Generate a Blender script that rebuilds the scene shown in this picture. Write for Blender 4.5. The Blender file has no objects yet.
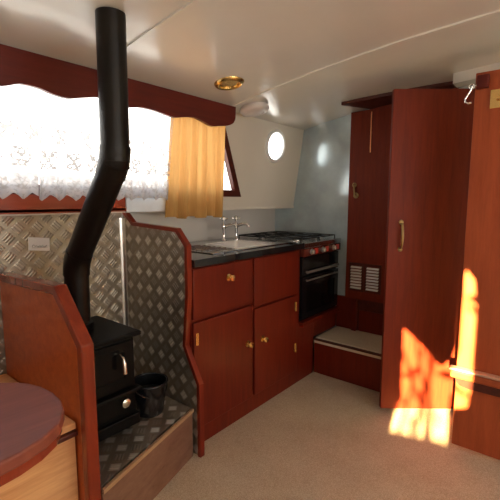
import bpy, bmesh, math, random
from mathutils import Vector, Matrix
random.seed(4)
PI = math.pi
scene = bpy.context.scene
COL = scene.collection

# ------------------------------------------------------------------ mesh helpers
class MB:
    def __init__(self, M=None):
        self.bm = bmesh.new(); self.M = M or Matrix.Identity(4)
    def _merge(self, b, smooth=False):
        for f in b.faces: f.smooth = smooth
        me = bpy.data.meshes.new('tmp'); b.to_mesh(me); b.free()
        me.transform(self.M); self.bm.from_mesh(me); bpy.data.meshes.remove(me)
        return self
    def box(self, x0, x1, y0, y1, z0, z1, bev=0.0, seg=2):
        b = bmesh.new(); bmesh.ops.create_cube(b, size=1)
        for v in b.verts:
            v.co = Vector((x0+(v.co.x+.5)*(x1-x0), y0+(v.co.y+.5)*(y1-y0), z0+(v.co.z+.5)*(z1-z0)))
        if bev:
            bmesh.ops.bevel(b, geom=b.edges[:], offset=bev, segments=seg, profile=.5, affect='EDGES')
        return self._merge(b, False)
    def prism(self, pts, axis, a0, a1, bev=0.0, seg=2, smooth=False):
        """pts: polygon in the two other axes (in x,y,z order), pushed from a0 to a1 along axis"""
        b = bmesh.new()
        def mk(p, a):
            return {'x': (a, p[0], p[1]), 'y': (p[0], a, p[1]), 'z': (p[0], p[1], a)}[axis]
        v0 = [b.verts.new(mk(p, a0)) for p in pts]; v1 = [b.verts.new(mk(p, a1)) for p in pts]
        b.faces.new(v0); b.faces.new(v1[::-1]); n = len(pts)
        for i in range(n): b.faces.new((v0[i], v1[i], v1[(i+1) % n], v0[(i+1) % n]))
        bmesh.ops.recalc_face_normals(b, faces=b.faces[:])
        if bev: bmesh.ops.bevel(b, geom=b.edges[:], offset=bev, segments=seg, profile=.5, affect='EDGES')
        return self._merge(b, smooth)
    def tube(self, pts, r, seg=14, cap=True, radii=None):
        b = bmesh.new(); P = [Vector(p) for p in pts]; rings = []; up = None
        for i, p in enumerate(P):
            t = (P[min(i+1, len(P)-1)] - P[max(i-1, 0)]).normalized()
            if up is None:
                up = Vector((0, 0, 1)) if abs(t.z) < .9 else Vector((1, 0, 0))
            a = (up - t*up.dot(t)).normalized(); c = t.cross(a); up = a
            rr = radii[i] if radii else r
            rings.append([b.verts.new(p + a*math.cos(2*PI*k/seg)*rr + c*math.sin(2*PI*k/seg)*rr) for k in range(seg)])
        for i in range(len(P)-1):
            for k in range(seg):
                b.faces.new((rings[i][k], rings[i][(k+1) % seg], rings[i+1][(k+1) % seg], rings[i+1][k]))
        if cap:
            b.faces.new(rings[0][::-1]); b.faces.new(rings[-1])
        bmesh.ops.recalc_face_normals(b, faces=b.faces[:])
        return self._merge(b, True)
    def lathe(self, prof, c, axis=(0, 0, 1), seg=28):
        """prof: (r, h) pairs; r=0 closes"""
        q = Vector((0, 0, 1)).rotation_difference(Vector(axis).normalized())
        b = bmesh.new(); rings = []
        for r, h in prof:
            if r < 1e-6: rings.append([b.verts.new(Vector(c) + q @ Vector((0, 0, h)))])
            else: rings.append([b.verts.new(Vector(c) + q @ Vector((r*math.cos(2*PI*k/seg), r*math.sin(2*PI*k/seg), h))) for k in range(seg)])
        for A, B in zip(rings, rings[1:]):
            for k in range(seg):
                k2 = (k+1) % seg
                if len(A) == 1 and len(B) == 1: continue
                if len(A) == 1: b.faces.new((A[0], B[k2], B[k]))
                elif len(B) == 1: b.faces.new((A[k], A[k2], B[0]))
                else: b.faces.new((A[k], A[k2], B[k2], B[k]))
        bmesh.ops.recalc_face_normals(b, faces=b.faces[:])
        return self._merge(b, True)
    def torus(self, c, R, r, axis=(0, 0, 1), seg=32, ms=10):
        return self.lathe([(R + r*math.cos(2*PI*k/ms), r*math.sin(2*PI*k/ms)) for k in range(ms+1)], c, axis, seg)
    def plate(self, outer, holes, fmap, nrm, th):
        """flat plate with holes: 2D loops mapped by fmap, thickened by th along nrm"""
        b = bmesh.new(); E = []
        for loop in [outer] + holes:
            vs = [b.verts.new(fmap(*p)) for p in loop]
            E += [b.edges.new((vs[i], vs[(i+1) % len(vs)])) for i in range(len(vs))]
        bmesh.ops.triangle_fill(b, use_beauty=True, use_dissolve=False, edges=E)
        r = bmesh.ops.extrude_face_region(b, geom=b.faces[:])
        n = Vector(nrm)
        for v in [g for g in r['geom'] if isinstance(g, bmesh.types.BMVert)]: v.co += n*th
        bmesh.ops.recalc_face_normals(b, faces=b.faces[:])
        return self._merge(b, False)
    def sheet(self, f, nu, nv, u0, u1, v0, v1):
        b = bmesh.new(); uv = b.loops.layers.uv.new('UVMap')
        g = [[b.verts.new(f(u0+(u1-u0)*i/nu, v0+(v1-v0)*j/nv)) for j in range(nv+1)] for i in range(nu+1)]
        for i in range(nu):
            for j in range(nv):
                fc = b.faces.new((g[i][j], g[i+1][j], g[i+1][j+1], g[i][j+1]))
                for l, (a, c) in zip(fc.loops, ((i, j), (i+1, j), (i+1, j+1), (i, j+1))):
                    l[uv].uv = (u0+(u1-u0)*a/nu, v0+(v1-v0)*c/nv)
        return self._merge(b, True)

WL = {}
def wloc(o): return WL.get(o.name, Vector((0, 0, 0)))
def autosmooth(me, ang=0.7):
    b = bmesh.new(); b.from_mesh(me)
    for e in b.edges:
        if len(e.link_faces) == 2 and e.calc_face_angle(0) > ang: e.smooth = False
    b.to_mesh(me); b.free()
def obj(name, mb, mat, parent=None, label=None):
    me = bpy.data.meshes.new(name); mb.bm.to_mesh(me); mb.bm.free()
    if any(p.use_smooth for p in me.polygons): autosmooth(me)
    if isinstance(mat, (list, tuple)):
        for m in mat: me.materials.append(m)
    else: me.materials.append(mat)
    if parent is not None: base = wloc(parent)
    else:
        xs = [v.co for v in me.vertices]
        base = Vector(((min(v.x for v in xs)+max(v.x for v in xs))/2, (min(v.y for v in xs)+max(v.y for v in xs))/2, min(v.z for v in xs)))
    me.transform(Matrix.Translation(-base))
    o = bpy.data.objects.new(name, me); COL.objects.link(o)
    WL[o.name] = base
    if parent is not None: o.parent = parent
    else: o.location = base
    if label: o['label'] = label
    return o
def tag(o, label, cat, group=None, kind=None):
    o['label'] = label; o['category'] = cat
    if group: o['group'] = group
    if kind: o['kind'] = kind
    return o
def thing(name, label, cat, loc, group=None, kind=None):
    o = bpy.data.objects.new(name, None); COL.objects.link(o); o.location = loc; o.empty_display_size = .05
    WL[o.name] = Vector(loc)
    return tag(o, label, cat, group, kind)
def struct(name, mb, mat, label, cat, parent=None):
    return tag(obj(name, mb, mat, parent), label, cat, None, 'structure')
def copy_thing(o, delta, label, dup_parts=True):
    c = o.copy(); COL.objects.link(c); c.location = o.location + Vector(delta); c['label'] = label
    WL[c.name] = wloc(o) + Vector(delta)
    for ch in list(o.children):
        d = ch.copy(); COL.objects.link(d); d.parent = c
        for g in list(ch.children):
            e = g.copy(); COL.objects.link(e); e.parent = d
    return c

# ------------------------------------------------------------------ materials
class NT:
    def __init__(self, name):
        self.m = bpy.data.materials.new(name); self.m.use_nodes = True
        self.t = self.m.node_tree; self.n = self.t.nodes
        self.b = self.n['Principled BSDF']; self.out = self.n['Material Output']
    def new(self, ty, **kw):
        n = self.n.new(ty)
        for k, v in kw.items(): setattr(n, k, v)
        return n
    def link(self, a, b): self.t.links.new(a, b)
    def val(self, x, sock):
        if isinstance(x, (int, float)): sock.default_value = x
        else: self.link(x, sock)
    def math(self, op, a, b=None, c=None, clamp=False):
        n = self.new('ShaderNodeMath', operation=op, use_clamp=clamp)
        self.val(a, n.inputs[0])
        if b is not None: self.val(b, n.inputs[1])
        if c is not None: self.val(c, n.inputs[2])
        return n.outputs[0]
    def coord(self, kind='Object', scale=(1, 1, 1), rot=(0, 0, 0)):
        t = self.new('ShaderNodeTexCoord'); m = self.new('ShaderNodeMapping')
        m.inputs['Scale'].default_value = scale; m.inputs['Rotation'].default_value = rot
        self.link(t.outputs[kind], m.inputs[0]); return m.outputs[0]
    def noise(self, vec, scale, detail=4, rough=.55, dist=0):
        n = self.new('ShaderNodeTexNoise'); self.link(vec, n.inputs['Vector'])
        n.inputs['Scale'].default_value = scale; n.inputs['Detail'].default_value = detail
        n.inputs['Roughness'].default_value = rough; n.inputs['Distortion'].default_value = dist
        return n.outputs['Fac']
    def ramp(self, fac, stops):
        r = self.new('ShaderNodeValToRGB'); e = r.color_ramp.elements
        while len(e) < len(stops): e.new(.5)
        for k, (p, c) in zip(e, stops): k.position = p; k.color = (*c, 1)
        self.link(fac, r.inputs[0]); return r.outputs[0]
    def bump(self, h, strength=.3, dist=.002):
        n = self.new('ShaderNodeBump'); n.inputs['Strength'].default_value = strength; n.inputs['Distance'].default_value = dist
        self.link(h, n.inputs['Height']); self.link(n.outputs[0], self.b.inputs['Normal'])
def setp(b, rough=.5, metal=0, spec=.5, coat=0, coat_r=.1):
    b.inputs['Roughness'].default_value = rough; b.inputs['Metallic'].default_value = metal
    b.inputs['Specular IOR Level'].default_value = spec
    b.inputs['Coat Weight'].default_value = coat; b.inputs['Coat Roughness'].default_value = coat_r

def plain(name, c, rough=.5, metal=0, spec=.5, coat=0, var=.08, nscale=8, bump=0, coat_r=.1):
    T = NT(name); v = T.coord(); n = T.noise(v, nscale, 4)
    lo = tuple(max(0, x*(1-var)) for x in c); hi = tuple(min(1, x*(1+var)) for x in c)
    T.link(T.ramp(n, [(.3, lo), (.7, hi)]), T.b.inputs['Base Color']); setp(T.b, rough, metal, spec, coat, coat_r)
    if bump: T.bump(T.noise(v, nscale*6, 3), bump, .003)
    return T.m
def wood(name, dark, light, rough=.35, coat=.5, grain='z', scale=1.0, coat_r=.12):
    T = NT(name)
    st = {'x': (1.2, 14, 14), 'y': (14, 1.2, 14), 'z': (14, 14, 1.2)}[grain]
    v = T.coord(scale=tuple(s*scale for s in st))
    a = T.noise(v, 2.2, 6, .6, .6); f = T.noise(v, 14, 3, .6)
    m = T.math('ADD', T.math('MULTIPLY', a, .75), T.math('MULTIPLY', f, .25))
    T.link(T.ramp(m, [(.32, dark), (.68, light)]), T.b.inputs['Base Color'])
    setp(T.b, rough, 0, .22, coat, coat_r)
    T.bump(f, .06, .001)
    return T.m
def tread(name, plane, s=.058):
    T = NT(name); t = T.new('ShaderNodeTexCoord'); sp = T.new('ShaderNodeSeparateXYZ'); T.link(t.outputs['Object'], sp.inputs[0])
    a, b = {'xz': (0, 2), 'yz': (1, 2), 'xy': (0, 1)}[plane]
    A, B = sp.outputs[a], sp.outputs[b]
    k = .7071/s
    U = T.math('ADD', T.math('MULTIPLY', T.math('ADD', A, B), k), 100.3)
    V = T.math('ADD', T.math('MULTIPLY', T.math('SUBTRACT', A, B), k), 100.1)
    fu, fv = T.math('FRACT', U), T.math('FRACT', V)
    par = T.math('MODULO', T.math('ADD', T.math('FLOOR', U), T.math('FLOOR', V)), 2.0)
    par = T.math('GREATER_THAN', par, .5)
    inv = T.math('SUBTRACT', 1.0, par)
    t1 = T.math('ADD', T.math('MULTIPLY', fu, par), T.math('MULTIPLY', fv, inv))
    ed = T.math('MINIMUM', T.math('MINIMUM', fu, T.math('SUBTRACT', 1.0, fu)), T.math('MINIMUM', fv, T.math('SUBTRACT', 1.0, fv)))
    mk = T.math('MULTIPLY', T.math('SUBTRACT', ed, .12), 7.0, clamp=True)
    bars = T.math('ABSOLUTE', T.math('SINE', T.math('MULTIPLY', t1, 4.5*PI)))
    h = T.math('MULTIPLY', bars, mk)
    T.bump(h, .55, .004)
    vn = T.coord(); n = T.noise(vn, 6, 5, .6)
    if plane == 'xz': mk = T.math('MULTIPLY', mk, .5)
    glint = T.math('MULTIPLY', T.math('MULTIPLY', mk, T.math('ADD', T.math('MULTIPLY', par, .7), .12)), 1.0)  # painted glint: every other raised diamond gets a lighter colour
    mix = T.new('ShaderNodeMixRGB'); T.link(glint, mix.inputs[0])
    T.link(T.ramp(n, [(.3, (.28, .235, .18)), (.7, (.38, .32, .25))]), mix.inputs[1]); mix.inputs[2].default_value = (.82, .76, .68, 1)
    T.link(mix.outputs[0], T.b.inputs['Base Color'])
    setp(T.b, .33, .85, .5)
    T.link(T.math('ADD', T.math('MULTIPLY', n, .2), .30), T.b.inputs['Roughness'])
    return T.m

M = {}
RED_D, RED_L = (.088, .0065, .0022), (.142, .0135, .0042)
M['cabinet'] = wood('cabinet_mahogany', RED_D, RED_L, .40, .16, 'z', coat_r=.26)
M['door'] = wood('door_mahogany', (.115, .0105, .003), (.185, .0215, .005), .55, .03, 'z', coat_r=.3)
M['cabin_door'] = wood('cabin_door_mahogany', (.25, .046, .015), (.36, .076, .024), .45, .08, 'z', coat_r=.3)
M['pelmet'] = wood('pelmet_mahogany', (.075, .008, .005), (.12, .014, .008), .4, .12, 'x', coat_r=.25)
M['trim'] = wood('trim_mahogany', (.12, .011, .004), (.19, .020, .007), .3, .3, 'z')
M['sill'] = wood('sill_mahogany', (.22, .033, .013), (.32, .052, .02), .35, .3, 'x')
M['dinette'] = wood('dinette_mahogany', (.27, .038, .007), (.43, .083, .014), .32, .2, 'x', coat_r=.18)
M['dinette_trim'] = wood('dinette_trim_mahogany', (.14, .015, .005), (.23, .029, .009), .25, .35, 'z')
M['table'] = wood('table_mahogany', (.15, .034, .021), (.22, .056, .035), .5, .04, 'x', coat_r=.25)
M['pine'] = wood('bench_pine', (.55, .24, .09), (.78, .42, .19), .4, .2, 'x')
M['cap'] = wood('pale_rail_cap', (.42, .22, .14), (.55, .33, .23), .35, .2, 'y')
M['dark_wood'] = wood('dark_mahogany', (.05, .010, .007), (.09, .017, .01), .45, .2, 'x')
M['cream'] = plain('cream_gloss_paint', (.74, .70, .63), .2, 0, .5, .3, .04, 3, .04)
M['white_panel'] = plain('white_gloss_paint', (.70, .65, .57), .2, 0, .5, .4, .03, 2, .02)
M['grey_wall'] = plain('warm_grey_paint', (.68, .64, .60), .4, 0, .5, .1, .05, 3)
M['silver'] = plain('blue_grey_gloss_paint', (.44, .53, .57), .16, .25, .5, .3, .16, 5, .03, .08)
M['cool_white'] = plain('cool_white_paint', (.72, .78, .84), .3, 0)
M['white_trim'] = plain('white_satin_trim', (.78, .77, .74), .35, 0)
M['black_iron'] = plain('black_stove_iron', (.002, .0018, .0017), .5, 0, .12, 0, .3, 20, .1)
M['black_pipe'] = plain('black_flue_enamel', (.006, .0042, .0035), .34, 0, .22, 0, .4, 10, .05, .35)
M['black_enamel'] = plain('black_enamel', (.006, .006, .007), .18, 0, .5)
M['soot'] = plain('stove_glass', (.003, .003, .003), .15, 0, .2)
M['panel_reflection'] = plain('red_reflection_control_panel', (.10, .018, .012), .15, 0, .6)  # brownish red reflection painted into the panel colour
M['knob_steel'] = plain('satin_knob', (.45, .43, .40), .32, .8)
M['nickel'] = plain('brushed_nickel', (.75, .70, .62), .25, 1)
M['chrome'] = plain('chrome', (.85, .85, .86), .08, 1)
M['steel'] = plain('brushed_steel', (.60, .59, .58), .24, 1, var=.06, nscale=20)
M['bowl'] = plain('highlit_bowl_steel', (.93, .92, .90), .22, .3)  # window highlight painted in as a whiter, less metallic steel
M['cove'] = plain('smooth_aluminium', (.85, .83, .79), .28, 1, var=.15, nscale=10)
M['brass'] = plain('polished_brass', (.80, .56, .22), .27, 1)
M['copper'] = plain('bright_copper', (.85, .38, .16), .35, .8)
M['old_brass'] = plain('aged_brass', (.40, .27, .12), .35, 1, var=.3)
M['cast'] = plain('black_cast_supports', (.01, .01, .01), .55, 0)
M['red_plastic'] = plain('red_mark', (.55, .03, .02), .4, 0)
M['plastic'] = plain('white_plastic', (.62, .56, .54), .35, 0)
M['slat'] = plain('white_vent_slat', (.74, .72, .70), .4, 0)
M['edge'] = wood('hearth_edging', (.30, .17, .09), (.42, .26, .15), .5, .1, 'x')
M['slate_fascia'] = wood('hearth_board', (.14, .065, .04), (.22, .115, .075), .6, .1, 'x')
M['tread_xz'] = tread('tread_plate_wall', 'xz'); M['tread_yz'] = tread('tread_plate_divider', 'yz'); M['tread_xy'] = tread('tread_plate_hearth', 'xy')

def counter_mat():
    T = NT('dark_polished_worktop'); v = T.coord(); n = T.noise(v, 90, 3, .7)
    T.link(T.ramp(n, [(.4, (.006, .006, .007)), (.8, (.022, .022, .022))]), T.b.inputs['Base Color']); setp(T.b, .09, 0, .6, .2, .05); return T.m
M['counter'] = counter_mat()
def carpet_mat(name, lo, hi):
    T = NT(name); v = T.coord(); a = T.noise(v, 260, 2, .7); c = T.noise(v, 5, 4)
    T.link(T.ramp(T.math('ADD', T.math('MULTIPLY', a, .8), T.math('MULTIPLY', c, .2)), [(.35, lo), (.65, hi)]), T.b.inputs['Base Color'])
    setp(T.b, .95, 0, .1); T.bump(a, .6, .004); return T.m
M['carpet'] = carpet_mat('beige_carpet', (.37, .275, .185), (.61, .495, .37))
M['step_carpet'] = carpet_mat('cream_step_carpet', (.48, .41, .31), (.68, .60, .48))
def glass_mat():
    T = NT('window_glass'); T.n.remove(T.b)
    g = T.new('ShaderNodeBsdfGlossy'); g.inputs['Roughness'].default_value = .02
    t = T.new('ShaderNodeBsdfTransparent'); t.inputs[0].default_value = (.96, .97, .97, 1)
    m = T.new('ShaderNodeMixShader'); m.inputs[0].default_value = .04; T.link(t.outputs[0], m.inputs[1]); T.link(g.outputs[0], m.inputs[2])
    T.link(m.outputs[0], T.out.inputs[0]); return T.m
M['glass'] = glass_mat()
def lace_mat():
    T = NT('white_lace'); T.n.remove(T.b)
    uv = T.new('ShaderNodeUVMap'); sp = T.new('ShaderNodeSeparateXYZ'); T.link(uv.outputs[0], sp.inputs[0])
    U, V = sp.outputs[0], sp.outputs[1]
    nz = T.new('ShaderNodeTexNoise'); nz.inputs['Scale'].default_value = 70; nz.inputs['Detail'].default_value = 3; T.link(uv.outputs[0], nz.inputs['Vector'])
    N = T.math('SUBTRACT', nz.outputs['Fac'], .5)
    # rows of woven sprigs above a close hem band
    def sprig(pu, ou, v0, pv, w):
        a = T.math('SUBTRACT', T.math('FRACT', T.math('ADD', T.math('DIVIDE', U, pu), ou)), .5)
        a = T.math('ABSOLUTE', a)
        b = T.math('ABSOLUTE', T.math('SUBTRACT', T.math('DIVIDE', T.math('SUBTRACT', V, v0), pv), .5))
        x = T.math('ABSOLUTE', T.math('ADD', T.math('SUBTRACT', a, T.math('MULTIPLY', b, .55)), T.math('MULTIPLY', N, .5)))
        d = T.math('ABSOLUTE', T.math('SUBTRACT', T.math('ADD', T.math('ADD', a, b), T.math('MULTIPLY', N, .4)), .42))
        hit = T.math('MAXIMUM', T.math('LESS_THAN', x, w), T.math('LESS_THAN', d, w*.7))
        return T.math('MULTIPLY', hit, T.math('MULTIPLY', T.math('LESS_THAN', b, .46), T.math('LESS_THAN', a, .40)))
    s1 = T.math('MAXIMUM', sprig(.105, .1, .125, .085, .07), T.math('MULTIPLY', sprig(.073, .3, .035, .055, .07), .99))
    s2 = T.math('MULTIPLY', sprig(.105, .6, .225, .08, .06), .955)
    dense = T.math('MAXIMUM', s1, s2)
    hole = T.math('MULTIPLY', T.math('GREATER_THAN', nz.outputs['Fac'], .60), .22)
    solid = T.math('MULTIPLY', T.math('SUBTRACT', .118, V), 60.0, clamp=True)
    base = T.math('ADD', .34, T.math('MULTIPLY', solid, T.math('SUBTRACT', .61, hole)))
    fac = T.math('MAXIMUM', base, T.math('MULTIPLY', dense, .94))
    d = T.new('ShaderNodeBsdfDiffuse'); d.inputs[0].default_value = (.84, .80, .79, 1)
    tr = T.new('ShaderNodeBsdfTranslucent')
    cm = T.new('ShaderNodeMixRGB'); T.link(dense, cm.inputs[0]); cm.inputs[1].default_value = (.36, .35, .36, 1); cm.inputs[2].default_value = (.14, .13, .13, 1)
    T.link(cm.outputs[0], tr.inputs[0])
    ad = T.new('ShaderNodeMixShader'); ad.inputs[0].default_value = .5; T.link(d.outputs[0], ad.inputs[1]); T.link(tr.outputs[0], ad.inputs[2])
    tp = T.new('ShaderNodeBsdfTransparent')
    mx = T.new('ShaderNodeMixShader'); T.link(fac, mx.inputs[0]); T.link(tp.outputs[0], mx.inputs[1]); T.link(ad.outputs[0], mx.inputs[2])
    T.link(mx.outputs[0], T.out.inputs[0]); return T.m
M['lace'] = lace_mat()
def cloth_mat(name, c, tc, f=.5):
    T = NT(name); T.n.remove(T.b); v = T.coord(scale=(60, 60, 4)); n = T.noise(v, 3, 3)
    d = T.new('ShaderNodeBsdfDiffuse'); T.link(T.ramp(n, [(.3, tuple(x*.85 for x in c)), (.7, c)]), d.inputs[0])
    t = T.new('ShaderNodeBsdfTranslucent'); t.inputs[0].default_value = (*tc, 1)
    m = T.new('ShaderNodeMixShader'); m.inputs[0].default_value = f
    T.link(d.outputs[0], m.inputs[1]); T.link(t.outputs[0], m.inputs[2]); T.link(m.outputs[0], T.out.inputs[0]); return T.m
M['orange'] = cloth_mat('orange_curtain_cloth', (.80, .46, .16), (.40, .215, .075), .5)
M['gobo'] = cloth_mat('brown_gobo_cloth', (.3, .14, .06), (.02, .01, .005), .1)
M['paper'] = plain('white_sticker', (.75, .73, .72), .4, 0); M['ink'] = plain('dark_ink', (.08, .075, .085), .6, 0)
M['leaf'] = plain('green_leaf', (.10, .22, .04), .5, 0)

# ------------------------------------------------------------------ setting
def ceil_z(y): return 1.935 - .059*y*y
XA, XF, YS, YG = -1.20, 2.75, -1.76, 1.985
struct('floor', MB().box(XA-.05, XF+.05, YS-.05, 2.05, -.06, 0), M['carpet'], 'beige short pile carpet covering the cabin floor', 'floor')
n = 24; ys = [YS-.08 + (1.76-YS+.08)*i/n for i in range(n+1)]
cp = [(y, ceil_z(y)) for y in ys] + [(ys[-1], 2.06), (ys[0], 2.06)]
struct('ceiling', MB().prism(cp, 'x', XA-.05, XF+.05), M['cream'], 'cream glossy cambered cabin ceiling', 'ceiling')
# canted white upper side with the long window and the porthole
def cant(x, s): return Vector((x, 1.806-.1498*s, 1.155+.9887*s))
CN = Vector((0, -.9887, -.1498))           # towards the room
def s_of(z): return (z-1.155)/.9887
zb, zt = 1.27, 1.70
win = [(-.7, s_of(zb)), (2.035, s_of(zb)), (2.035-.52*(zt-zb), s_of(zt)), (-.7, s_of(zt))]
pc = (2.405, s_of(1.607)); pr = .098
port = [(pc[0]+pr*math.cos(2*PI*k/40), pc[1]+pr*math.sin(2*PI*k/40)) for k in range(40)]
m = MB().plate([(XA, 0), (XF, 0), (XF, .622), (XA, .622)], [win, port], cant, -CN, .03)
m.box(1.22, XF, 1.80, YG+.02, 1.155, 1.175)
struct('wall_port_upper', m, M['white_panel'], 'glossy white side panel leaning inwards above the sink with a round porthole', 'wall')
struct('wall_port_lower', MB().box(1.22, XF, YG, YG+.03, 0, 1.18), M['grey_wall'], 'grey painted strip of side wall directly behind the sink taps', 'wall')
struct('wall_forward', MB().prism([(YS, 0), (2.03, 0), (2.03, 1.17), (1.81, 1.17), (1.72, 1.775), (1.6, 1.80), (1.0, 1.89), (0, 1.96), (YS, 1.96)], 'x', XF, XF+.04), M['silver'], 'blue-grey glossy end wall behind the gas cooker', 'wall')
struct('wall_port_aft', MB().box(XA, 1.22, 1.892, 2.02, 0, 1.2), M['grey_wall'], 'lower side wall behind the metal lining by the bench', 'wall')
sw = [[(-.95, .80), (-.15, .80), (-.15, 1.62), (-.95, 1.62)], [(.15, .80), (1.65, .80), (1.65, 1.62), (.15, 1.62)]]
struct('wall_starboard', MB().plate([(XA, 0), (XF, 0), (XF, 1.80), (XA, 1.80)], sw, lambda a, b: Vector((a, YS, b)), (0, -1, 0), .04), M['white_panel'], 'white starboard cabin side with two long windows', 'wall')
aw = [[(-.425, 1.10), (-.352, 1.07), (-.342, .87), (-.04, .85), (-.06, 1.77), (-.37, 1.77), (-.41, 1.72), (-.425, 1.60)]]  # opening outline shaped to cast the sun patches
struct('wall_aft', MB().plate([(YS, 0), (2.0, 0), (2.0, 1.96), (YS, 1.96)], aw, lambda a, b: Vector((XA, a, b)), (-1, 0, 0), .04), M['white_panel'], 'white aft cabin end with an opening cut to shape the sun patches', 'wall')

# window_1: the long window behind lace and curtain
w1 = thing('window_1', 'long side window with a dark red frame and slanted end behind the lace', 'window', (.67, 1.78, zb), None, 'structure')
def frame_ring(loop, wdt, proud, fm=cant, nrm=CN, depth=.035):
    c = Vector((sum(p[0] for p in loop)/len(loop), sum(p[1] for p in loop)/len(loop)))
    N = len(loop); out = []
    for i in range(N):
        p0, p1, p2 = Vector(loop[i-1]), Vector(loop[i]), Vector(loop[(i+1) % N])
        d1, d2 = (p1-p0).normalized(), (p2-p1).normalized()
        n1, n2 = Vector((d1.y, -d1.x)), Vector((d2.y, -d2.x))
        if n1.dot(p1-c) < 0: n1 = -n1
        if n2.dot(p1-c) < 0: n2 = -n2
        b = (n1+n2).normalized(); out.append(tuple(p1 + b*wdt/max(.3, b.dot(n1))))
    return MB().plate(out, [[tuple(p) for p in loop]], lambda a, s: fm(a, s)+Vector(nrm)*(proud), -Vector(nrm), depth)
inner = [(-.66, s_of(zb+.015)), (2.000, s_of(zb+.015)), (2.000-.52*(zt-zb-.03), s_of(zt-.015)), (-.66, s_of(zt-.015))]
obj('window_frame', frame_ring(inner, .042, .016), M['dark_wood'], w1)
obj('pane', MB().plate(inner, [], lambda a, s: cant(a, s)-CN*.012, -CN, .004), M['glass'], w1)
mm = MB()
for xm in (-.05, 1.12):
    mm.plate([(xm-.02, s_of(zb+.015)), (xm+.02, s_of(zb+.015)), (xm+.02, s_of(zt-.015)), (xm-.02, s_of(zt-.015))], [], lambda a, s: cant(a, s)+CN*.01, -CN, .03)
obj('mullion', mm, M['dark_wood'], w1)
sl = MB().box(-.7, 1.17, 1.768, 1.805, 1.163, 1.243, .006)
sl.box(-.7, 1.17, 1.768, 1.89, 1.163, 1.18)
obj('sill_board', MB().box(1.176, 1.80, 1.772, 1.806, 1.157, 1.232, .005), M['cool_white'], w1, 'cool white lower sill board')
obj('window_sill', sl, M['sill'], w1, 'bright red-brown wooden sill board')
# window_2: porthole
w2 = thing('window_2', 'small round porthole with a white rim high above the sink', 'window', tuple(cant(*pc)), None, 'structure')
obj('rim', MB().lathe([(.094, -.03), (.094, .006), (.100, .012), (.114, .010), (.120, .001), (.120, -.002)], cant(*pc), CN, 40), M['white_trim'], w2)
obj('pane', MB().lathe([(0, 0), (.097, 0), (.097, -.004), (0, -.004)], cant(*pc)-CN*.012, CN, 40), M['glass'], w2)
# ceiling battens
def ceil_strip(y0, y1, x0, x1, h, sk=0, n=10):
    """strip under the ceiling, following the camber; sk skews x along y"""
    m = MB(); b = bmesh.new(); R = []
    for i in range(n+1):
        y = y0+(y1-y0)*i/n; dx = sk*(y-y0); z = ceil_z(y)
        R.append([b.verts.new((x0+dx, y, z+.005)), b.verts.new((x1+dx, y, z+.005)), b.verts.new((x1+dx, y, z-h)), b.verts.new((x0+dx, y, z-h))])
    for A, B in zip(R, R[1:]):
        for k in range(4): b.faces.new((A[k], A[(k+1) % 4], B[(k+1) % 4], B[k]))
    b.faces.new(R[0][::-1]); b.faces.new(R[-1]); bmesh.ops.recalc_face_normals(b, faces=b.faces[:])
    return m._merge(b)
struct('trim_1', ceil_strip(YS, 1.70, 1.835, 1.865, .006), M['cream'], 'thin cream ceiling batten crossing in front of the round smoke alarm', 'trim')
struct('trim_2', ceil_strip(YS, 1.62, .965, .99, .006), M['cream'], 'thin cream ceiling batten beside the black flue pipe', 'trim')
struct('trim_3', ceil_strip(-.9, .60, 2.50, 2.60, .055), M['cream'], 'cream ceiling beam above the wide red door', 'trim')

# ------------------------------------------------------------------ pelmet, curtains
pts = [(-.7, 1.64), (-.45, 1.655), (-.2, 1.633), (.1, 1.655), (.35, 1.632), (.48, 1.618), (.586, 1.624), (.652, 1.645), (.722, 1.643), (.77, 1.632), (.832, 1.627), (.899, 1.643), (.976, 1.658), (1.038, 1.652), (1.113, 1.642), (1.178, 1.651), (1.261, 1.650), (1.372, 1.637), (1.440, 1.648), (1.516, 1.658), (1.585, 1.646), (1.651, 1.632), (1.71, 1.640), (1.78, 1.652), (1.828, 1.672), (1.848, 1.70)]
def catmull(P, k=5):
    out = []
    for i in range(len(P)-1):
        p0, p1, p2, p3 = P[max(i-1, 0)], P[i], P[i+1], P[min(i+2, len(P)-1)]
        for j in range(k):
            t = j/k
            out.append(tuple(.5*((2*b)+(-a+c)*t+(2*a-5*b+4*c-d)*t*t+(-a+3*b-3*c+d)*t**3) for a, b, c, d in zip(p0, p1, p2, p3)))
    return out + [P[-1]]
low = catmull(pts)
top = [(1.852, ceil_z(1.64)-.008), (-.7, ceil_z(1.64)-.008)]
pel = thing('pelmet', 'dark red scalloped wooden pelmet board above the lace curtains', 'pelmet', (.6, 1.64, 1.62))
obj('board', MB().prism(low+top, 'y', 1.630, 1.650), M['pelmet'], pel)
obj('end_return', MB().prism([(1.650, 1.70), (1.650, 1.767), (1.70, 1.762), (1.70, 1.715)], 'x', 1.832, 1.852), M['pelmet'], pel)
def panel_y(z): return 1.806-.1515*(z-1.155)
def lace(x0, x1, zlo, name, label, ph):
    H = 1.69
    def f(u, v):
        t = v/(H-zlo)
        sc = .028*abs(((u/.073+.2) % 1)-.5)*2     # pointed hem
        z = zlo + sc*(1-t)**6 + (H-zlo)*t if v > 1e-6 else zlo + sc
        y = panel_y(z)-.052 + .009*math.sin(u*2*PI/.085+ph)*(.6+.4*t) + .004*math.sin(u*2*PI/.037)
        return Vector((u, y, z))
    nu = int((x1-x0)/.0065)
    return tag(obj(name, MB().sheet(f, nu, 22, x0, x1, 0, H-zlo), M['lace']), label, 'lace curtain', 'lace curtains under the pelmet')
lace(-.62, .735, 1.222, 'lace_curtain', 'white lace curtain panel at the outer end of the window, farther from the galley', 0)
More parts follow.
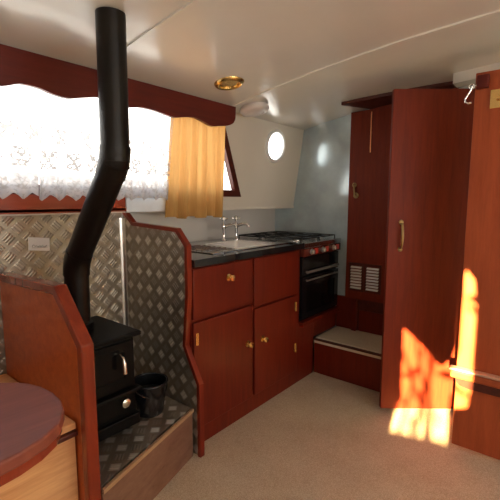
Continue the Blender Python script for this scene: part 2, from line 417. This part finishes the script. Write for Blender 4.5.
lace(.74, 1.415, 1.215, 'lace_curtain', 'white lace curtain panel hanging behind the black flue pipe and beside the orange curtain', 1.3)
def oc(u, v):
    zb2, zt2 = 1.122, 1.675; z = zb2+(zt2-zb2)*v
    s = (u-1.40)/.43
    uu = 1.40 + .462*s - .04*v*s
    yy = panel_y(z)-.080+.027*v + (.017*math.sin(s*2*PI*6.2+.6) + .007*math.sin(s*2*PI*11+v*2))*(.5+.65*(1-v)) + .006*(1-v)
    return Vector((uu, yy, z + .006*math.sin(s*20)*(1-v) - .004*s))
tag(obj('curtain', MB().sheet(oc, 110, 16, 1.40, 1.83, 0, 1), M['orange']), 'gathered orange-yellow curtain hanging at the galley end of the window', 'curtain')

# ------------------------------------------------------------------ metal lining, divider, hearth
tag(obj('wall_lining_panel', MB().box(-.6, 1.214, 1.880, 1.890, .245, 1.163), M['tread_xz']), 'diamond tread plate lining on the side wall behind the stove', 'metal panel')
dv = thing('stove_divider', 'tread plate screen with red wooden edging between the stove and the galley', 'divider', (1.232, 1.6, 0))
front = [(1.875, 1.17), (1.83, 1.137), (1.788, 1.102), (1.441, 1.086), (1.372, 1.012), (1.372, .78), (1.398, .534), (1.305, .365), (1.305, .004)]
dpoly = front + [(1.875, .002)]
obj('sheet', MB().prism(dpoly, 'x', 1.220, 1.238), M['tread_yz'], dv)
def edging(path, wdt, x0, x1, side=1):
    """band of width wdt lying inside the polyline path (y,z)"""
    P = [Vector(p) for p in path]; off = []; out = []
    for i, p in enumerate(P):
        d1 = (P[i]-P[i-1]).normalized() if i else (P[1]-P[0]).normalized()
        d2 = (P[i+1]-P[i]).normalized() if i < len(P)-1 else d1
        n1, n2 = Vector((d1.y, -d1.x))*side, Vector((d2.y, -d2.x))*side
        b = (n1+n2).normalized(); k = 1/max(.5, b.dot(n1)); off.append(p + b*wdt*k); out.append(p - b*.004*k)
    return [tuple(p) for p in out] + [tuple(p) for p in off[::-1]]
tr = [(y+.0, z) for y, z in front]
obj('edging', MB().prism(edging(tr, .014, 0, 0, -1), 'x', 1.2135, 1.2405), M['trim'], dv, 'red wooden edging following the stepped outline')
cv = [(1.2195-.022*(1-math.sin(t)), 1.8795-.022*(1-math.cos(t))) for t in [PI/2*k/8 for k in range(9)]]
obj('corner_strip', MB().prism(cv+[(1.2195, 1.8795)], 'z', .30, 1.125, smooth=True), M['cove'], dv, 'bright curved metal strip in the corner')
hz = .24
def hearth_poly(o): return [(.648, 1.185-o), (.95, 1.272-o), (1.207, 1.345-o), (1.207, 1.878), (.648, 1.878)]
he = thing('hearth', 'raised stove hearth with a tread plate top and a brown wooden front', 'hearth', (.92, 1.55, 0))
obj('base', MB().prism(hearth_poly(0), 'z', .0, hz-.012), M['slate_fascia'], he)
obj('hearth_plate', MB().prism(hearth_poly(-.012), 'z', hz-.012, hz), M['tread_xy'], he)
obj('edge_strip', MB().prism([(.648, 1.173), (.95, 1.260), (1.207, 1.333), (1.207, 1.346), (.95, 1.273), (.648, 1.186)], 'z', hz-.013, hz+.003), M['edge'], he, 'brown wooden edge strip')

# ------------------------------------------------------------------ stove
st = thing('wood_stove', 'small black cast iron stove on the hearth', 'stove', (.805, 1.57, hz))
bx0, bx1, by0, by1 = .663, .948, 1.410, 1.725
obj('body', MB().box(bx0, bx1, by0, by1, .268, .655, .012), M['black_iron'], st)
obj('top_plate', MB().box(.640, .972, 1.388, 1.742, .655, .676, .008), M['black_iron'], st)
for fx in (.69, .92):
    for fy in (1.45, 1.69):
        obj('foot', MB().lathe([(.016, 0), (.02, .004), (.014, .03), (.0, .03)], (fx, fy, hz+.002), seg=14), M['black_iron'], st)
obj('ash_lip', MB().box(.66, .952, 1.372, 1.412, .425, .442, .006), M['black_iron'], st)
d = obj('stove_door', MB().plate([(.69, .452), (.932, .452), (.932, .643), (.69, .643)], [[(.735, .49), (.89, .49), (.89, .60), (.86, .618), (.765, .618), (.735, .60)]], lambda a, b: Vector((a, 1.398, b)), (0, 1, 0), .014), M['black_iron'], st)
obj('glass', MB().box(.73, .895, 1.402, 1.407, .485, .622), M['soot'], d)
obj('handle', MB().tube([(.868, 1.396, .595), (.868, 1.372, .588), (.868, 1.366, .57), (.868, 1.364, .525)], .008, 12, radii=[.006, .006, .0085, .0095]), M['nickel'], d, 'nickel coloured handle')
a = obj('ash_door', MB().box(.69, .932, 1.398, 1.411, .335, .418, .006), M['black_iron'], st)
obj('knob', MB().lathe([(.0, .022), (.010, .022), (.019, .017), (.019, .010), (.008, .006), (.008, 0)], (.881, 1.398, .388), (0, -1, 0), 20), M['nickel'], a, 'nickel air knob')
obj('base_skirt', MB().box(.655, .955, 1.395, 1.73, .268, .318, .006), M['black_iron'], st)

fl = thing('flue_pipe', 'black double-bend flue pipe rising from the stove to the ceiling', 'pipe', (.805, 1.59, .676))
E1, E2 = (.805, 1.590, .968), (.805, 1.270, 1.352)
ptop = (.805, 1.265, ceil_z(1.265)-.002)
obj('lower_pipe', MB().tube([(.805, 1.600, .676), E1], .049, 32), M['black_pipe'], fl)
obj('slanted_pipe', MB().tube([E1, E2], .050, 32), M['black_pipe'], fl)
obj('upper_pipe', MB().tube([E2, ptop], .049, 32), M['black_pipe'], fl)
def elbow(c, a, b, r):
    c, a, b = Vector(c), Vector(a), Vector(b); da, db = (a-c).normalized(), (b-c).normalized(); L = .055
    return MB().tube([c+da*L] + [tuple((1-t)**2*(c+da*L)+2*t*(1-t)*(c)+t*t*(c+db*L)) for t in (.25, .5, .75)] + [c+db*L], r, 32)
obj('elbow', elbow(E1, (.805, 1.600, .676), E2, .0525), M['black_pipe'], fl)
obj('elbow', elbow(E2, E1, ptop, .0525), M['black_pipe'], fl)
obj('socket', MB().lathe([(.058, 0), (.060, .006), (.060, .03), (.050, .034)], (.805, 1.600, .676), seg=32), M['black_iron'], fl)

hz += .002
bk = thing('coal_bucket', 'black coal bucket on the hearth beside the stove', 'bucket', (1.062, 1.475, hz))
obj('body', MB().lathe([(0, .004), (.055, .004), (.058, 0), (.062, .01), (.082, .15), (.078, .15), (.058, .014), (0, .012)], (1.062, 1.475, hz), seg=36), M['black_enamel'], bk)
obj('rim', MB().torus((1.062, 1.475, hz+.15), .082, .005), M['black_enamel'], bk)
obj('handle', MB().tube([(1.062+.087*math.cos(t), 1.475-.075*math.sin(t)*.9, hz+.148-.055*math.sin(t)) for t in [PI*k/14 for k in range(15)]], .003, 8), M['black_enamel'], bk)
obj('coal', MB().lathe([(0, .115), (.03, .118), (.05, .108), (.07, .10)], (1.062, 1.475, hz), seg=18), M['black_iron'], bk)

# sticker with a scribbled dark script
sg = thing('sign', 'small white sticker with grey handwriting on the tread plate lining', 'sign', (.785, 1.879, .99))
obj('paper', MB().prism([(.738, .998), (.829, .987), (.831, 1.046), (.740, 1.057)], 'y', 1.8775, 1.8795), M['paper'], sg)
ink = MB(); xs0 = [.752+.0065*i for i in range(11)]
hs = [.0, .018, .004, .010, .0, .012, .002, .013, .0, .009, .016]
ink.tube([(x, 1.8768, 1.012+.6*h-.0008*i) for i, (x, h) in enumerate(zip(xs0, hs))], .0016, 6)
ink.tube([(.752, 1.8768, 1.008), (.785, 1.8768, 1.005), (.820, 1.8768, 1.006)], .0009, 6)
obj('handwriting', ink, M['ink'], sg, 'dark grey scribbled writing')

# ------------------------------------------------------------------ dinette
dn = thing('dinette_partition', 'varnished red-brown wooden bench end partition in front of the stove', 'partition', (.625, 1.53, 0))
dpath = [(1.872, .912), (1.352, .929), (1.19, .758), (1.19, .002)]
obj('panel', MB().prism(dpath+[(1.872, .002)], 'x', .612, .640), M['dinette'], dn)
obj('edging', MB().prism(edging(dpath, .030, 0, 0, -1), 'x', .602, .646, .005), M['dinette_trim'], dn, 'rounded red-brown edge moulding')
bn = thing('bench', 'pale pine bench seat between the table and the partition', 'bench', (.1, 1.55, 0))
for k in range(5):
    obj('seat_plank', MB().box(-.6, .608, 1.262+.122*k, 1.262+.122*k+.118, .450, .475, .004), M['pine'], bn)
obj('front_panel', MB().box(-.6, .608, 1.275, 1.295, .002, .448), M['pine'], bn)
obj('seat_shade', MB().box(-.6, .608, 1.250, 1.276, .430, .448, .004), M['dark_wood'], bn, 'dark strip painted in as shade under the seat')  # thin dark strip stands for the shade below the seat front
tb = thing('table', 'brown wooden table with a rounded end in the left foreground', 'table', (.05, .98, 0))
half = [(.415, .965), (.411, 1.02), (.398, 1.068), (.378, 1.103), (.352, 1.131), (.315, 1.158), (.26, 1.178), (.18, 1.190), (-.45, 1.195), (-.45, .765), (.20, .768), (.27, .776), (.317, .791), (.359, .818), (.392, .865), (.409, .915)]
obj('table_top', MB().prism(half, 'z', .722, .75, .005), M['table'], tb)
obj('edge_band', MB().prism([(x-.006 if x > 0 else x, .98+(y-.98)*.97) for x, y in half], 'z', .700, .721), M['dinette_trim'], tb)
obj('pedestal', MB().lathe([(.14, 0), (.14, .015), (.05, .04), (.035, .08), (.035, .66), (.09, .699), (0, .699)], (.0, .98, .002), seg=28), M['old_brass'], tb)

# ------------------------------------------------------------------ galley
YF = 1.385
cb = thing('base_cabinet', 'red mahogany galley base cabinet with a drawer and two doors under the sink', 'cabinet', (1.72, 1.68, 0))
car = MB().box(1.2425, 2.196, YF, YF+.018, .0, .908)
car.box(1.2425, 1.266, YF+.018, 1.98, 0, .908); car.box(2.178, 2.196, YF+.018, 1.98, 0, .908); car.box(1.266, 2.178, YF+.018, 1.98, .1, .118)
car.box(2.196, 2.388, YF, YF+.018, 0, .40)
obj('carcass', car, M['cabinet'], cb)
def knob(name, x, z, parent, lab=None):
    m = MB().lathe([(.018, 0), (.018, .003), (.008, .005), (.007, .014), (.015, .020), (.018, .027), (.015, .034), (.0, .037)], (x, YF-.018, z), (0, -1, 0), 22)
    return obj(name, m, M['brass'], parent, 'round brass knob')
dr = obj('drawer', MB().box(1.246, 1.690, YF-.018, YF-.001, .655, .900, .004), M['cabinet'], cb); knob('knob', 1.491, .826, dr)
obj('false_front', MB().box(1.704, 2.150, YF-.018, YF-.001, .625, .900, .004), M['cabinet'], cb)
d1 = obj('cabinet_door', MB().box(1.246, 1.690, YF-.018, YF-.001, .10, .640, .004), M['cabinet'], cb); knob('knob', 1.642, .429, d1)
d2 = obj('cabinet_door', MB().box(1.708, 2.150, YF-.018, YF-.001, .10, .612, .004), M['cabinet'], cb); knob('knob', 1.778, .421, d2)
def hinge(x, z, parent):
    m = MB().box(x-.006, x+.006, YF-.022, YF-.0185, z-.03, z+.03, .001); m.tube([(x+.006, YF-.022, z-.03), (x+.006, YF-.022, z+.03)], .004, 10)
    obj('hinge', m, M['brass'], parent, 'brass butt hinge')
hinge(1.262, .560, d1); hinge(1.262, .18, d1); hinge(2.122, .265, d2); hinge(2.122, .54, d2)
wt = MB().plate([(1.242, 1.350), (2.196, 1.350), (2.196, 1.983), (1.242, 1.983)], [[(1.69, 1.455), (2.02, 1.455), (2.02, 1.775), (1.69, 1.775)]], lambda a, b: Vector((a, b, .910)), (0, 0, 1), .035)
tag(obj('worktop', wt, M['counter']), 'dark polished stone worktop over the base cabinet', 'worktop')
sk = thing('sink', 'stainless steel sink with a drainer set into the dark worktop', 'sink', (1.78, 1.64, .945))
sm = MB().plate([(1.44, 1.425), (2.12, 1.425), (2.12, 1.87), (1.44, 1.87)], [[(1.700, 1.465), (2.01, 1.465), (2.01, 1.765), (1.700, 1.765)]], lambda a, b: Vector((a, b, .9455)), (0, 0, 1), .004)
obj('rim', sm, M['steel'], sk)
bw = bmesh.new()
def rrect(x0, x1, y0, y1, r, z, n=6):
    o = []
    for cx, cy, a0 in ((x1-r, y1-r, 0), (x0+r, y1-r, 90), (x0+r, y0+r, 180), (x1-r, y0+r, 270)):
        for k in range(n+1):
            t = math.radians(a0+90*k/n); o.append((cx+r*math.cos(t), cy+r*math.sin(t), z))
    return o
rs = [rrect(1.698, 2.012, 1.463, 1.767, .03, .9502), rrect(1.704, 2.006, 1.469, 1.761, .035, .940), rrect(1.712, 1.998, 1.477, 1.753, .045, .83), rrect(1.745, 1.965, 1.51, 1.72, .05, .805)]
rv = [[bw.verts.new(p) for p in r] for r in rs]
for A, B in zip(rv, rv[1:]):
    for k in range(len(A)): bw.faces.new((A[k], A[(k+1) % len(A)], B[(k+1) % len(A)], B[k]))
bw.faces.new(rv[-1]); bmesh.ops.recalc_face_normals(bw, faces=bw.faces[:])
mb = MB(); mb._merge(bw, True)
lip = rrect(1.698, 2.012, 1.463, 1.767, .03, .9505); mb.tube(lip+[lip[0]], .0035, 8)
obj('bowl', mb, M['bowl'], sk)
mb = MB()
for k in range(7): mb.tube([(1.47, 1.50+.042*k, .9495), (1.66, 1.50+.042*k, .9495)], .004, 8)
obj('drainer_ribs', mb, M['steel'], sk)
obj('plug', MB().lathe([(.022, 0), (.022, .004), (.0, .006)], (1.855, 1.615, .8055), seg=20), M['chrome'], sk)
def tap(x, y, label):
    t = thing('tap', label, 'tap', (x, y, .9496), 'pillar taps on the sink')
    z = .9497
    obj('body', MB().lathe([(.020, 0), (.020, .006), (.013, .012), (.010, .03), (.010, .075), (.014, .085), (.014, .108), (.009, .116), (.006, .13), (.006, .14)], (x, y, z), seg=22), M['chrome'], t)
    obj('spout', MB().tube([(x, y, z+.095), (x+.02, y-.035, z+.108), (x+.035, y-.06, z+.110), (x+.042, y-.072, z+.10), (x+.043, y-.075, z+.088)], .008, 12, radii=[.012, .011, .0105, .010, .011]), M['chrome'], t)
    hb = MB()
    for k in range(2):
        a = PI/4+PI/2*k; dx, dy = .026*math.cos(a), .026*math.sin(a)
        hb.tube([(x-dx, y-dy, z+.147), (x-dx*.5, y-dy*.5, z+.147), (x+dx*.5, y+dy*.5, z+.147), (x+dx, y+dy, z+.147)], .006, 10, radii=[.0075, .005, .005, .0075])
    hb.lathe([(.010, -.016), (.016, -.006), (.016, .006), (.012, .014), (0, .018)], (x, y, z+.147), seg=16)
    obj('cross_head', hb, M['chrome'], t)
    return t
tap(1.935, 1.815, 'chrome pillar tap on the sink, the one nearer the stove divider')
tap(2.060, 1.815, 'chrome pillar tap on the sink, the one nearer the gas cooker')

# cooker: hob over grill and oven
ck = thing('gas_cooker', 'built-in gas cooker with a steel hob above a black oven', 'cooker', (2.455, 1.66, .41))
X0, X1 = 2.204, 2.716
obj('oven_body', MB().box(X0, X1, YF+.006, 1.93, .415, .905), M['black_enamel'], ck)
hob = MB().box(X0-.002, X1+.002, 1.355, 1.975, .906, .940, .004)
obj('hob_plate', hob, M['steel'], ck)
for i, (hx, hy, hr) in enumerate(((2.33, 1.50, .042), (2.59, 1.50, .034), (2.33, 1.80, .034), (2.59, 1.80, .042))):
    b = obj('burner', MB().lathe([(hr+.018, 0), (hr+.012, .004), (hr, .005), (hr, .014), (hr-.006, .016), (0, .016)], (hx, hy, .9402), seg=26), M['steel'], ck)
    obj('burner_cap', MB().lathe([(0, .0), (hr-.006, 0), (hr-.005, .008), (hr-.015, .011), (0, .011)], (hx, hy, .9564), seg=26), M['cast'], b)
for gx0, gx1 in ((2.222, 2.450), (2.470, 2.698)):
    g = MB(); z = .962; r = .0042
    g.tube([(gx0, 1.40, z), (gx1, 1.40, z), (gx1, 1.93, z), (gx0, 1.93, z), (gx0, 1.40, z)], r, 8)
    for yy in (1.50, 1.665, 1.80): g.tube([(gx0, yy, z), (gx1, yy, z)], r, 8)
    xm = (gx0+gx1)/2; g.tube([(xm, 1.40, z), (xm, 1.93, z)], r, 8)
    for fx in (gx0, gx1):
        for fy in (1.40, 1.93): g.tube([(fx, fy, z), (fx, fy, .9405)], r, 8)
    obj('pan_support', g, M['cast'], ck)
cpn = obj('control_panel', MB().box(X0, X1, YF-.028, YF+.004, .852, .904, .003), M['panel_reflection'], ck)
for kx in (2.297, 2.444, 2.600):
    k = obj('control_knob', MB().lathe([(.020, 0), (.020, .004), (.016, .006), (.0155, .018), (.014, .020), (0, .020)], (kx, YF-.0285, .880), (0, -1, 0), 22), M['knob_steel'], ck)
    obj('pointer', MB().box(kx-.0025, kx+.0025, YF-.056, YF-.0492, .868, .894), M['nickel'], k)
    obj('red_mark', MB().box(kx+.040, kx+.085, YF-.0305, YF-.0285, .862, .898), M['red_plastic'], k, 'small red mark beside the knob')
gd = obj('grill_door', MB().box(X0+.006, X1-.006, YF-.016, YF+.004, .722, .846, .004), M['black_enamel'], ck)
def bar(z, y, r, parent, mat):
    m = MB().tube([(X0+.03, y, z), (X1-.05, y, z)], r, 12)
    for xx in (X0+.05, X1-.07): m.tube([(xx, y, z), (xx, YF-.015, z)], r*.8, 10)
    obj('handle', m, mat, parent, 'steel bar handle')
bar(.748, YF-.036, .009, gd, M['knob_steel'])
od = obj('oven_door', MB().plate([(X0+.006, .432), (X1-.006, .432), (X1-.006, .712), (X0+.006, .712)], [[(X0+.06, .47), (X1-.06, .47), (X1-.06, .65), (X0+.06, .65)]], lambda a, b: Vector((a, YF-.016, b)), (0, 1, 0), .02), M['black_enamel'], ck)
obj('oven_glass', MB().box(X0+.055, X1-.055, YF-.010, YF-.006, .465, .655), M['soot'], od)
bar(.692, YF-.034, .0055, od, M['knob_steel'])
sh = thing('cooker_plinth', 'red wooden plinth and ledge below the black oven door', 'plinth', (2.55, 1.6, .26))
obj('face', MB().box(2.392, 2.726, YF+.001, YF+.018, .262, .398), M['cabinet'], sh)
obj('ledge', MB().box(2.200, 2.726, YF-.030, YF+.6, .402, .413, .002), M['cabinet'], sh)
obj('ledge_lip', MB().box(2.198, 2.722, YF-.034, YF-.0005, .382, .4015, .003), M['cabinet'], sh)

# ------------------------------------------------------------------ step and locker
sp = thing('step_platform', 'low red step with a cream carpet top in front of the tall locker', 'step', (2.57, 1.0, 0))
obj('riser', MB().box(2.397, 2.416, .62, 1.379, .002, .222), M['cabinet'], sp)
obj('base', MB().box(2.417, 2.745, .62, 1.379, .002, .244), M['dark_wood'], sp)
obj('nosing', MB().box(2.390, 2.416, .62, 1.379, .2225, .2405, .002), M['step_carpet'], sp, 'cream carpet strip along the nosing')
obj('edge_strip', MB().box(2.386, 2.416, .62, 1.379, .241, .2495, .002), M['dark_wood'], sp, 'thin dark red strip')
obj('carpet_top', MB().box(2.4165, 2.745, .62, 1.379, .245, .256, .003), M['step_carpet'], sp, 'cream carpet on the tread')
lk = thing('tall_locker', 'tall dark red locker with a double vent grille above the step', 'locker', (2.72, .97, .258))
lz0 = .503
obj('locker_door', MB().plate([(.62, lz0), (1.302, lz0), (1.297, 1.829), (1.15, 1.833), (.9, 1.862), (.62, 1.885)], [], lambda a, b: Vector((2.700, a, b)), (1, 0, 0), .028), M['door'], lk)
obj('kick_panel', MB().box(2.7365, 2.747, .62, 1.384, .258, .500), M['dark_wood'], lk, 'dark recessed panel')
obj('lower_board', MB().box(2.728, 2.736, .62, 1.20, .258, .415, .002), M['cabinet'], lk)
obj('side_board', MB().box(2.728, 2.736, 1.252, 1.384, .258, .500), M['cabinet'], lk)
obj('post', MB().box(2.702, 2.734, 1.214, 1.250, .258, .502, .002), M['cabinet'], lk)
for (y0, y1) in ((1.166, 1.268), (1.040, 1.148)):
    gf = obj('vent_grille', MB().plate([(y0-.006, .562), (y1+.006, .562), (y1+.006, .768), (y0-.006, .768)], [[(y0+.012, .578), (y1-.012, .578), (y1-.012, .752), (y0+.012, .752)]], lambda a, b: Vector((2.694, a, b)), (1, 0, 0), .005), M['dark_wood'], lk)
    for k in range(8):
        zz = .588+.0215*k
        mS = MB(Matrix.Translation((2.690, 0, zz)) @ Matrix.Rotation(math.radians(-35), 4, 'Y')).box(-.008, .008, y0+.010, y1-.010, -.0028, .0028, .001, 1)
        obj('slat', mS, M['slat'], gf, 'white louvre slat')
hk = MB().tube([(2.699, 1.252, 1.325), (2.688, 1.252, 1.322), (2.684, 1.250, 1.30), (2.684, 1.247, 1.265), (2.684, 1.240, 1.245), (2.684, 1.228, 1.245), (2.684, 1.224, 1.258)], .006, 10)
hk.torus((2.692, 1.252, 1.325), .013, .004, (1, 0, 0), 18, 8); hk.torus((2.688, 1.236, 1.252), .016, .0045, (1, 0, 0), 18, 8)
obj('hook_latch', hk, M['old_brass'], lk, 'brass hook latch')
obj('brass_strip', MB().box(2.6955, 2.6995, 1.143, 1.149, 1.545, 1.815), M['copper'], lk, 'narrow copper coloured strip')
hb = thing('overhead_board', 'dark red board fixed flat under the ceiling above the tall locker', 'ceiling board', (2.6, .93, 1.82))
b = bmesh.new(); R = []
for i in range(9):
    t = i/8; yf = .62+.618*t; yb = .62+.533*t; xf = 2.645-.213*t; xb = 2.745
    def q(x, y, d): return b.verts.new((x, y, ceil_z(y)-d))
    R.append([q(xf, yf, .001), q(xb, yb, .001), q(xb, yb, .020), q(xf, yf, .020)])
for P, Q in zip(R, R[1:]):
    for k in range(4): b.faces.new((P[k], P[(k+1) % 4], Q[(k+1) % 4], Q[k]))
b.faces.new(R[0][::-1]); b.faces.new(R[-1]); bmesh.ops.recalc_face_normals(b, faces=b.faces[:])
b2 = MB()._merge(b)
hb_board = obj('board', b2, M['dark_wood'], hb)

# ------------------------------------------------------------------ doors
A, B = Vector((2.155, .798, .03)), Vector((2.440, .437, .03))
dxy = (B-A); W1 = dxy.length; ang = math.atan2(dxy.y, dxy.x)
D1 = Matrix.Translation(A) @ Matrix.Rotation(ang, 4, 'Z')      # local x along the leaf, +y = away from the cabin
dr1 = thing('door_1', 'tall plain red door with a brass pull handle standing ajar', 'door', tuple(A), None, 'structure')
obj('leaf', MB(D1).box(0, W1, 0, .03, 0, 1.765, .003), M['door'], dr1)
hm = MB(D1); hx = .068
hm.tube([(hx, -.004, .928), (hx, -.022, .935), (hx, -.030, .965), (hx, -.032, .995), (hx, -.030, 1.028), (hx, -.022, 1.058), (hx, -.004, 1.065)], .006, 12, radii=[.006, .006, .007, .008, .007, .006, .006])
for zz in (.922, 1.071): hm.lathe([(.013, 0), (.012, .005), (.006, .008), (0, .009)], (hx, -.001, zz), (0, -1, 0), 18)
obj('door_handle', hm, M['old_brass'], dr1, 'aged brass pull handle')
for zz in (.25, 1.5):
    obj('hinge', MB(D1).tube([(W1+.004, .015, zz), (W1+.004, .015, zz+.08)], .006, 12), M['brass'], dr1)
XP = 2.05; PY = .400
dr2 = thing('door_2', 'orange-brown wooden door at the edge of the foreground with sun on it', 'door', (XP, .1, .03), None, 'structure')
D2 = Matrix.Identity(4)
obj('leaf', MB().box(XP, XP+.032, -.30, PY, .03, 1.772, .003), M['cabin_door'], dr2)
rl = obj('rail', MB().box(XP-.036, XP-.0005, -.30, PY+.020, .380, .4195, .009, 3), M['cabin_door'], dr2, 'rounded wooden rail')
obj('rail_cap', MB().box(XP-.042, XP-.0005, -.30, PY+.026, .420, .431, .004, 3), M['cap'], rl, 'pale cap strip')  # paler strip along the rail top
obj('rail_shadow', MB().prism([(-.30, .338), (PY-.05, .338), (PY-.02, .345), (PY-.004, .362), (PY-.002, .3795), (-.30, .3795)], 'x', XP-.020, XP-.0005), M['dark_wood'], dr2, 'dark strip painted as the shadow under the rail')  # shadow below the rail, modelled as a dark strip
obj('latch_block', MB().box(XP-.022, XP-.0005, .345, .392, 1.700, 1.757, .004), M['pelmet'], dr2, 'small dark red block')
hk = MB().tube([(XP-.012, .388, 1.716), (XP-.014, .408, 1.716), (XP-.016, .413, 1.700), (XP-.016, .424, 1.680), (XP-.016, .434, 1.664), (XP-.016, .432, 1.650), (XP-.016, .420, 1.643), (XP-.016, .408, 1.646)], .0042, 10)
hk.torus((XP-.014, .410, 1.715), .010, .0035, (1, 0, 0), 16, 8)
obj('cabin_hook', hk, M['chrome'], dr2, 'chrome cabin hook')
bp = obj('brass_plate', MB().box(XP-.004, XP-.0005, .268, .338, 1.612, 1.690, .001), M['brass'], dr2, 'polished brass latch plate')
obj('latch_bolt', MB().tube([(XP-.010, .312, 1.650), (XP-.010, .272, 1.650)], .008, 12), M['brass'], bp)

# ------------------------------------------------------------------ ceiling fittings
def on_ceil(x, y): return (x, y, ceil_z(y))
cn = Vector((0, -.118*1.44, -1)).normalized()
dl = thing('downlight', 'round brass recessed ceiling light near the scalloped pelmet', 'ceiling light', on_ceil(1.58, 1.435))
P = Vector(on_ceil(1.58, 1.435))
obj('ring', MB().lathe([(.050, .0), (.052, .010), (.060, .014), (.072, .010), (.078, .001), (.078, -.001)], P, cn, 40), M['brass'], dl)
obj('lens', MB().lathe([(0, .004), (.03, .0045), (.051, .003), (.051, 0), (0, 0)], P, cn, 36), M['brass'], dl)
P = Vector(on_ceil(1.975, 1.590)); cn2 = Vector((0, -.118*1.59, -1)).normalized()
sd = thing('smoke_alarm', 'round white domed smoke alarm on the ceiling above the porthole', 'smoke alarm', tuple(P))
obj('base', MB().lathe([(.082, 0), (.082, .012), (.07, .013)], P, cn2, 40), M['plastic'], sd)
obj('cover', MB().lathe([(.090, .0125), (.090, .022), (.080, .034), (.055, .040), (.05, .038), (.045, .041), (0, .043)], P, cn2, 40), M['plastic'], sd)

# ------------------------------------------------------------------ aft end behind the camera: added drape and leaves shape the sun patches
tag(obj('gobo', MB().prism([(.02, .40), (.02, 1.82), (-.362, 1.82), (-.360, 1.36), (-.335, 1.27), (-.283, 1.215), (-.18, 1.32), (-.078, 1.405), (-.080, 1.1), (-.086, .99), (-.05, .93), (-.05, .40)], 'x', XA+.012, XA+.020), M['gobo']), 'brown drape added to block part of the sun', 'curtain')

rb = random.Random(11)
sh2 = thing('dapple_bush', 'leafy green bush added outside to dapple the sun', 'bush', (-2.3, -.5, 0))  # unseen leaves added in the beam to dapple the sun
stm = MB(); lf = bmesh.new()
for k in range(7):
    x0, y0 = -2.3+rb.uniform(-.1, .1), -.5+rb.uniform(-.15, .15)
    stm.tube([(x0, y0, 0), (x0+rb.uniform(-.15, .15), y0+rb.uniform(-.15, .15), 1.0), (x0+rb.uniform(-.3, .3), y0+rb.uniform(-.35, .35), 2.1)], .008, 6)
for k in range(135):
    c = Vector((-2.3+rb.uniform(-.3, .3), -.5+rb.uniform(-.42, .42), rb.uniform(.9, 2.3)))
    ax = Vector((rb.uniform(-1, 1), rb.uniform(-1, 1), rb.uniform(-.6, .6))).normalized(); sd_ = ax.cross(Vector((rb.uniform(-1, 1), .3, rb.uniform(-1, 1)))).normalized()
    L = rb.uniform(.06, .10); Wd = L*.42
    P_ = [c, c+ax*L*.35+sd_*Wd*.5, c+ax*L*.7+sd_*Wd*.4, c+ax*L, c+ax*L*.7-sd_*Wd*.4, c+ax*L*.35-sd_*Wd*.5]
    lf.faces.new([lf.verts.new(p) for p in P_])
obj('stems', stm, M['old_brass'], sh2)
obj('foliage', MB()._merge(lf), M['leaf'], sh2)

# ------------------------------------------------------------------ light
w = bpy.data.worlds.new('World'); scene.world = w; w.use_nodes = True
bg = w.node_tree.nodes['Background']
tc = w.node_tree.nodes.new('ShaderNodeTexCoord'); sx = w.node_tree.nodes.new('ShaderNodeSeparateXYZ'); rp = w.node_tree.nodes.new('ShaderNodeValToRGB')
w.node_tree.links.new(tc.outputs['Generated'], sx.inputs[0]); w.node_tree.links.new(sx.outputs[2], rp.inputs[0])
e = rp.color_ramp.elements; e[0].position = .0; e[0].color = (1.0, .92, .82, 1); e[1].position = .6; e[1].color = (.86, .93, 1.0, 1)
w.node_tree.links.new(rp.outputs[0], bg.inputs[0]); bg.inputs[1].default_value = 6.2
sun = bpy.data.lights.new('sun', 'SUN'); sun.energy = 150; sun.angle = math.radians(.55); sun.color = (1, .72, .32)
so = bpy.data.objects.new('sun', sun); COL.objects.link(so)
so.rotation_euler = Vector((.95, .22, -.25)).to_track_quat('-Z', 'Y').to_euler()
def portal(loc, sx_, sy_, rot):
    l = bpy.data.lights.new('sky_portal', 'AREA'); l.shape = 'RECTANGLE'; l.size = sx_; l.size_y = sy_; l.cycles.is_portal = True
    o = bpy.data.objects.new('sky_portal', l); COL.objects.link(o); o.location = loc; o.rotation_euler = rot
portal((-.55, YS-.05, 1.21), .85, .86, (PI/2, 0, 0)); portal((.9, YS-.05, 1.21), 1.55, .86, (PI/2, 0, 0))
portal((XA-.05, -.26, 1.32), .42, .95, (PI/2, 0, -PI/2))
portal((.7, 1.83, 1.47), 2.8, .55, (-PI/2, 0, 0)); portal(tuple(cant(*pc)+Vector((0, .05, 0))), .22, .22, (-PI/2, 0, 0))

# ------------------------------------------------------------------ camera
cam = bpy.data.cameras.new('camera'); co = bpy.data.objects.new('camera', cam); COL.objects.link(co)
cam.sensor_width = 36; cam.lens = 36*400/500; cam.clip_start = .05
yaw = math.radians(39.4); pit = math.atan(50/400)
co.location = (0, 0, 1.22)
co.rotation_euler = Vector((math.cos(yaw)*math.cos(pit), math.sin(yaw)*math.cos(pit), -math.sin(pit))).to_track_quat('-Z', 'Y').to_euler()
scene.camera = co
vs = scene.view_settings; vs.view_transform = 'Standard'; vs.look = 'None'; vs.exposure = 0.0; vs.gamma = 1
cy = scene.cycles
cy.use_denoising = True; cy.max_bounces = 10; cy.diffuse_bounces = 6; cy.glossy_bounces = 5; cy.transparent_max_bounces = 16; cy.sample_clamp_indirect = 6
